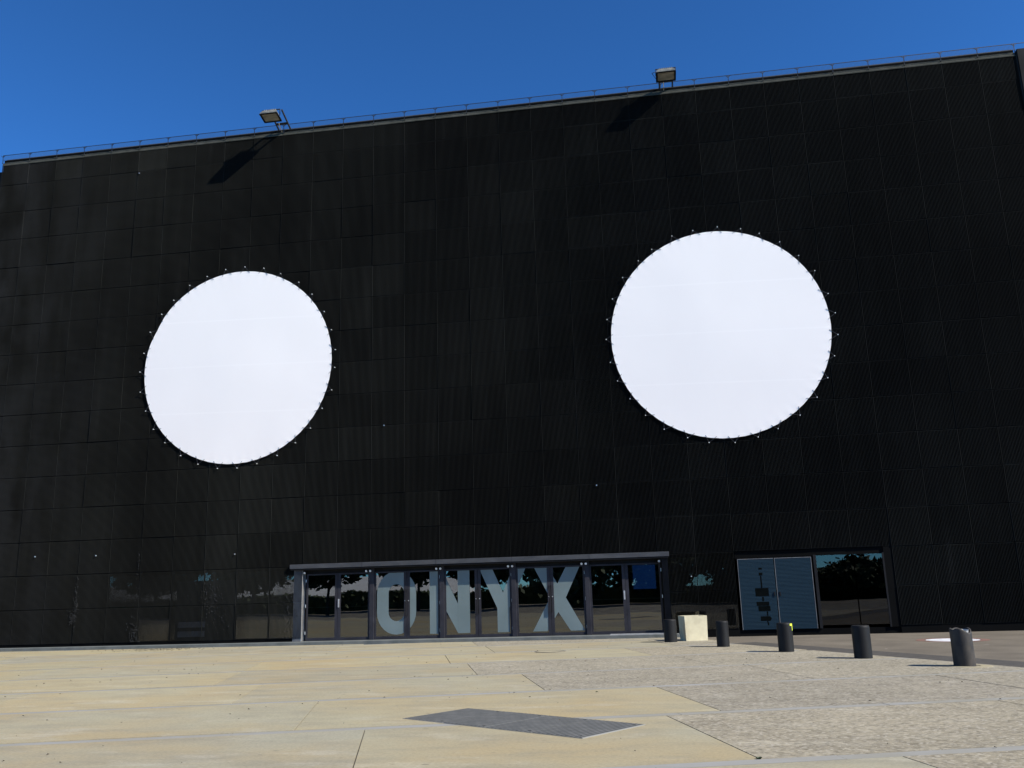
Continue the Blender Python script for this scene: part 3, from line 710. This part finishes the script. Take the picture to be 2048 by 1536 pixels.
floodlight(1.72, 'grey floodlight on twin arms over the parapet above the right banner', 0.0, 0.66, 0.31)

# ------------------------------------------------------------------ bollards, planter
def bollard(p, h, r, mat, lab, lean=(0, 0), broken=False, sticker=False):
    x, y = G(*p)
    t = tag(empty('bollard', (x, y, GZ)), lab, 'bollard', 'bollards along the plaza edge'); t.rotation_euler = (lean[0], lean[1], random.uniform(-.2, .2))
    mb = MB()
    if broken:
        prof = [(r, -0.05), (r * 1.01, 0.1), (r, h * 0.5), (r * 0.99, h - 0.03), (r * 0.97, h), (r * 0.80, h), (r * 0.78, h - 0.06), (r * 0.77, h - 0.35), (0.001, h - 0.36)]
        mb.lathe(prof, 40, jit=lambda k, a: 0)
        for i, v in enumerate(mb.v):
            a = math.atan2(v[1], v[0])
            if v[2] > h - 0.08: mb.v[i] = (v[0], v[1], v[2] - 0.10 * math.exp(-((a + 1.0) / 0.45) ** 2) + 0.015 * math.sin(a * 5))
    else:
        prof = [(r, -0.05), (r, 0.02), (r, h * 0.5), (r, h - 0.05), (r * 0.985, h - 0.02), (r * 0.94, h - 0.003), (r * 0.86, h), (r * 0.3, h + 0.004), (0.001, h + 0.005)]
        mb.lathe(prof, 40)
    body = mb.build('post_body', M[mat], t, smooth=True)
    if broken:
        MB().lathe([(r * 0.79, h - 0.02), (r * 0.74, h - 0.02), (r * 0.74, h - 0.16), (r * 0.79, h - 0.16)], 40).build('inner_liner', M['white'], t, smooth=True)
    else:
        MB().lathe([(r * 1.004, h - 0.075), (r * 1.010, h - 0.07), (r * 1.010, h - 0.06), (r * 1.004, h - 0.055)], 40).build('groove_ring', M[mat], t, smooth=True)
    if sticker:
        s = MB()
        for k in range(8):
            a0 = -1.35 + k * 0.105; a1 = a0 + 0.105; q = r + 0.003
            for z0, z1 in ((h - 0.075, h - 0.02),) if k < 4 else ((h - 0.20, h - 0.02),):
                s.poly([(q * math.cos(a0), q * math.sin(a0), z0), (q * math.cos(a1), q * math.sin(a1), z0), (q * math.cos(a1), q * math.sin(a1), z1), (q * math.cos(a0), q * math.sin(a0), z1)])
        s.build('sticker', M['yellow'], t).rotation_euler = (0, 0, 0.25)
    return t
bollard((0.34, -5.46), 0.72, 0.21, 'plastic', 'dark grey cylindrical bollard left of the cream planter, farthest of the row')
bollard((1.72, -8.10), 0.73, 0.185, 'plastic', 'plain dark grey bollard just right of the cream planter')
bollard((3.07, -10.50), 0.735, 0.20, 'plastic', 'dark bollard with a yellow-green sticker near its top', sticker=True)
bollard((4.36, -12.95), 0.74, 0.205, 'plastic', 'weathered grey bollard second nearest, between the stickered and the broken one')
bollard((5.70, -15.31), 0.74, 0.208, 'rusty', 'broken hollow-topped brownish bollard nearest the camera, leaning', broken=True)
# round mortar collar at the foot of the broken bollard
bx, by = G(5.78, -15.35)
tag(MB().lathe([(0.44, -0.01), (0.42, 0.006), (0.20, 0.010)], 36, (bx, by, GZ)).build('mortar_collar', M['slab_smooth']), 'round pale mortar patch at the foot of the broken bollard', 'mortar patch')

pt = tag(empty('planter_box', (*G(1.06, -4.75), GZ), D2R(14)), 'cream square concrete planter box between two bollards', 'planter')
w0, w1, hh, th = 0.365, 0.385, 0.80, 0.06
P = MB()
def ring(hw, z): return [(-hw, -hw, z), (hw, -hw, z), (hw, hw, z), (-hw, hw, z)]
rs = [ring(w0, 0.0), ring(w1, hh), ring(w1 - th, hh), ring(w1 - th - 0.01, hh - 0.16)]
for a, b in zip(rs[:-1], rs[1:]):
    for i in range(4): j = (i + 1) % 4; P.poly([a[i], a[j], b[j], b[i]])
P.poly(rs[0][::-1]).build('box_shell', M['cream'], pt, bevel=0.012)
so = MB(); n = 8; hw = w1 - th - 0.006
for i in range(n + 1):
    for j in range(n + 1): so.v.append((-hw + 2 * hw * i / n, -hw + 2 * hw * j / n, hh - 0.12 + 0.04 * mnoise.noise((i * .7, j * .7, 3))))
for i in range(n):
    for j in range(n): so.f.append((i * (n + 1) + j, (i + 1) * (n + 1) + j, (i + 1) * (n + 1) + j + 1, i * (n + 1) + j + 1))
so.build('soil', M['soil'], pt, smooth=True)

# ------------------------------------------------------------------ things lying in the ground
ht = tag(empty('floor_hatch', (hatch_c.x, hatch_c.y, GZ), math.atan2(h_long.y, h_long.x)), 'long grey slatted steel floor hatch of four leaves, set diagonally in the paving', 'hatch')
HL, HW = 3.06 * GS, 1.19 * GS
sh = 0.16
fr = MB().box(-HL / 2 - 0.015, HL / 2 + 0.015, -HW / 2 - 0.015, HW / 2 + 0.015, -0.02, 0.0038)
fr.build('hatch_frame', M['band'], ht)
for k in range(4):
    a = -HL / 2 + k * HL / 4
    pl = MB().box(-HL / 8 + 0.010, HL / 8 - 0.010, -HW / 2, HW / 2, -0.01, 0.0065 + random.uniform(0, 0.002)).build('hatch_plate', M['plate'], ht, loc=(a + HL / 8, 0, 0))
    for s in (-1, 1):
        MB().tube((HL / 8 - 0.10, s * (HW / 2 - 0.08), 0.0085), (HL / 8 - 0.10, s * (HW / 2 - 0.08), 0.0105), 0.022, 0.022, 10).build('lifting_hole', M['dark'], pl)

mx, my = G(-2.99, -8.77)
mh = tag(empty('manhole_cover', (mx, my, GZ)), 'round worn manhole cover in the paving before the doors with the letter X', 'manhole cover')
MB().lathe([(0.46, 0.0), (0.46, 0.010), (0.40, 0.012), (0.40, 0.004)], 40).build('cover_rim', M['iron'], mh)
MB().lathe([(0.385, 0.0), (0.385, 0.009), (0.20, 0.011), (0.001, 0.011)], 40).build('cover_plate', M['slab_grey'], mh)

rx, ry = G(8.12, -6.55)
def disc(r0, r1, mat, z, name, parent, cut=None):
    mb = MB(); n = 48
    for i in range(n):
        a, b = 2 * math.pi * i / n, 2 * math.pi * (i + 1) / n
        q = [(r0 * math.cos(a), r0 * math.sin(a)), (r1 * math.cos(a), r1 * math.sin(a)), (r1 * math.cos(b), r1 * math.sin(b)), (r0 * math.cos(b), r0 * math.sin(b))]
        if cut: q = clip(q, cut)
        if abs(area(q)) > 1e-5: mb.poly([(x, y, z) for x, y in q])
    return mb.build(name, mat, parent)
rm = tag(empty('road_marking', (rx, ry, GZ - 0.045), D2R(8)), 'round white painted mark with faded red ring on the road', 'road marking')
disc(0.78, 1.02, M['red'], 0.004, 'red_ring', rm)
disc(0.0001, 0.75, M['paint'], 0.004, 'white_field', rm, [(-2, 0.05), (2, 0.05), (2, 2), (-2, 2)])
disc(0.0001, 0.75, M['paint'], 0.004, 'white_field', rm, [(-2, -2), (2, -2), (2, -0.03), (-2, -0.03)])

# weeds in a paving joint, dry leaves and grit
def weed(p, lab, s):
    x, y = G(*p); mb = MB(); rnd = random.Random(int(p[0] * 100))
    for k in range(26):
        a = rnd.uniform(0, 6.28); L = s * rnd.uniform(0.5, 1.0); tx, ty = math.cos(a) * L * 0.8, math.sin(a) * L * 0.8
        wx, wy = -math.sin(a) * 0.012, math.cos(a) * 0.012
        mb.poly([(tx * .1 - wx, ty * .1 - wy, 0), (tx * .1 + wx, ty * .1 + wy, 0), (tx * .6 + wx, ty * .6 + wy, L * .55), (tx, ty, L * .45), (tx * .6 - wx, ty * .6 - wy, L * .55)])
    tag(mb.build('weed', M['foliage'], loc=(x, y, GZ - 0.008)), lab, 'weed')
weed((0.86, -24.85), 'small dark weed tuft at the joint corner near the bottom edge', 0.05)
weed((-1.06, -18.95), 'tiny weed in the paving joint behind the hatch', 0.035)
lf = MB(); rnd = random.Random(5)
def flake(x, y, s):
    a = rnd.uniform(0, 6.28); c, d = math.cos(a) * s, math.sin(a) * s
    lf.poly([(x - c, y - d, GZ + 0.006), (x + d * .5, y - c * .5, GZ + 0.012), (x + c, y + d, GZ + 0.007), (x - d * .5, y + c * .5, GZ + 0.02)])
for k in range(260):
    x, y = G(rnd.gauss(-17.6, 0.9), rnd.gauss(-3.6, 0.5)); flake(x, min(y, -0.6), rnd.uniform(0.015, 0.05))
for k in range(420):
    x, y = G(rnd.uniform(-26, 5), rnd.uniform(-26, -2)); 
    if x < 5.5 - 0.5 * (y + 13): flake(x, y, rnd.uniform(0.008, 0.028))
tag(lf.build('leaf_litter', M['soil']), 'dry dark leaf bits scattered on the paving', 'litter', kind='stuff')

# ------------------------------------------------------------------ what the glass mirrors: hedge and trees across the street
def tree(x, y, h, cb, rad, lab, seed):
    rn = random.Random(seed)
    t = tag(empty('street_tree', (x, y, GZ - 0.1)), lab, 'tree', 'trees mirrored in the entrance glass')
    tr = MB().tube((0, 0, -0.1), (0.1, 0, cb), 0.24, 0.15, 9)
    for k in range(6):
        a = k * 1.05 + rn.random(); tr.tube((0.1, 0, cb - 0.3 + 0.2 * k), (math.cos(a) * rad * .7, math.sin(a) * rad * .7, cb + 1.2 + rn.random() * (h - cb) * .6), 0.09, 0.03, 6)
    tr.build('trunk', M['bark'], t)
    cr = MB()
    for k in range(420):
        a, b, q = rn.uniform(0, 6.28), rn.uniform(-1, 1), rn.random() ** 0.4
        cc = Vector((math.cos(a) * math.sqrt(1 - b * b) * rad * q, math.sin(a) * math.sqrt(1 - b * b) * rad * q, (cb + h) / 2 + b * q * (h - cb) / 2))
        for m_ in range(16):
            p = cc + Vector((rn.gauss(0, .45), rn.gauss(0, .45), rn.gauss(0, .3))); s = rn.uniform(0.30, 0.62)
            u = Vector((rn.gauss(0, 1), rn.gauss(0, 1), rn.gauss(0, .6))).normalized(); v_ = u.cross(Vector((rn.gauss(0, 1), rn.gauss(0, 1), rn.gauss(0, 1)))).normalized()
            cr.poly([p - u * s, p + v_ * s * .5, p + u * s, p - v_ * s * .5])
    cr.build('crown', M['foliage'], t)
for k, (x, y, h, cb, rad, lab) in enumerate(((-62, -72, 13, 3.0, 6.5, 'dark broadleaf tree across the street, mirrored at the far left of the ground-floor glazing'), (-50, -74, 12, 2.9, 6.0, 'dark broadleaf tree across the street, mirrored just left of the entrance'),
        (-39, -72, 12, 3.1, 6.0, 'leafy tree across the street, mirrored in the leftmost doors'), (-29, -70, 12, 3.0, 6.0, 'broad dark tree across the street, mirrored behind the letter O'),
        (-19, -73, 12, 2.8, 6.0, 'dark tree across the street, mirrored behind the letter N'), (-10, -68, 12, 0.6, 6.2, 'wide low-branched tree across the street, mirrored behind the letter X'),
        (0, -72, 12, 0.8, 6.4, 'dark tree across the street, mirrored in the rightmost doors'), (11, -73, 10, 0.5, 6.0, 'low dark tree across the street, mirrored right of the entrance'), (24, -76, 4.3, 0.4, 6.0, 'low rounded tree across the street, mirrored in the bare window'))):
    tree(x, y, h, cb, rad, lab, 11 + k)
hd = MB(); rn = random.Random(3)
for k in range(5200):
    x = rn.uniform(-80, 60); p = Vector((x, -80 + rn.gauss(0, .6), rn.uniform(0, 2.3 + 0.4 * mnoise.noise((x * .3, 0, 0)))))
    s = rn.uniform(0.2, 0.5); u = Vector((rn.gauss(0, 1), rn.gauss(0, 1), rn.gauss(0, 1))).normalized(); v_ = u.cross(Vector((rn.gauss(0, 1), rn.gauss(0, 1), rn.gauss(0, 1)))).normalized()
    hd.poly([p - u * s, p + v_ * s * .6, p + u * s, p - v_ * s * .6])
hd.box(-80, 60, -80.5, -79.5, 0, 2.1)
tag(hd.build('hedge', M['foliage'], loc=(0, 0, GZ - 0.1)), 'long dark hedge across the street, mirrored in the entrance glass', 'hedge')

sr = tag(empty('warehouse', (-56, -92, GZ - 0.1)), 'long low warehouse with pale metal roof across the street, mirrored in the leftmost doors', 'building')
MB().box(-30, 30, -6, 5.6, 0, 2.3).build('wall', M['plaster'], sr)
MB().poly([(-30.4, 6, 2.3), (30.4, 6, 2.3), (30.4, 0, 4.5), (-30.4, 0, 4.5)][::-1]).poly([(-30.4, -6.4, 2.3), (-30.4, 0, 4.5), (30.4, 0, 4.5), (30.4, -6.4, 2.3)][::-1]).poly([(-30.4, 6, 2.3), (-30.4, 0, 4.5), (-30.4, -6.4, 2.3)]).poly([(30.4, 6, 2.3), (30.4, -6.4, 2.3), (30.4, 0, 4.5)]).build('roof', M['plaster'], sr)
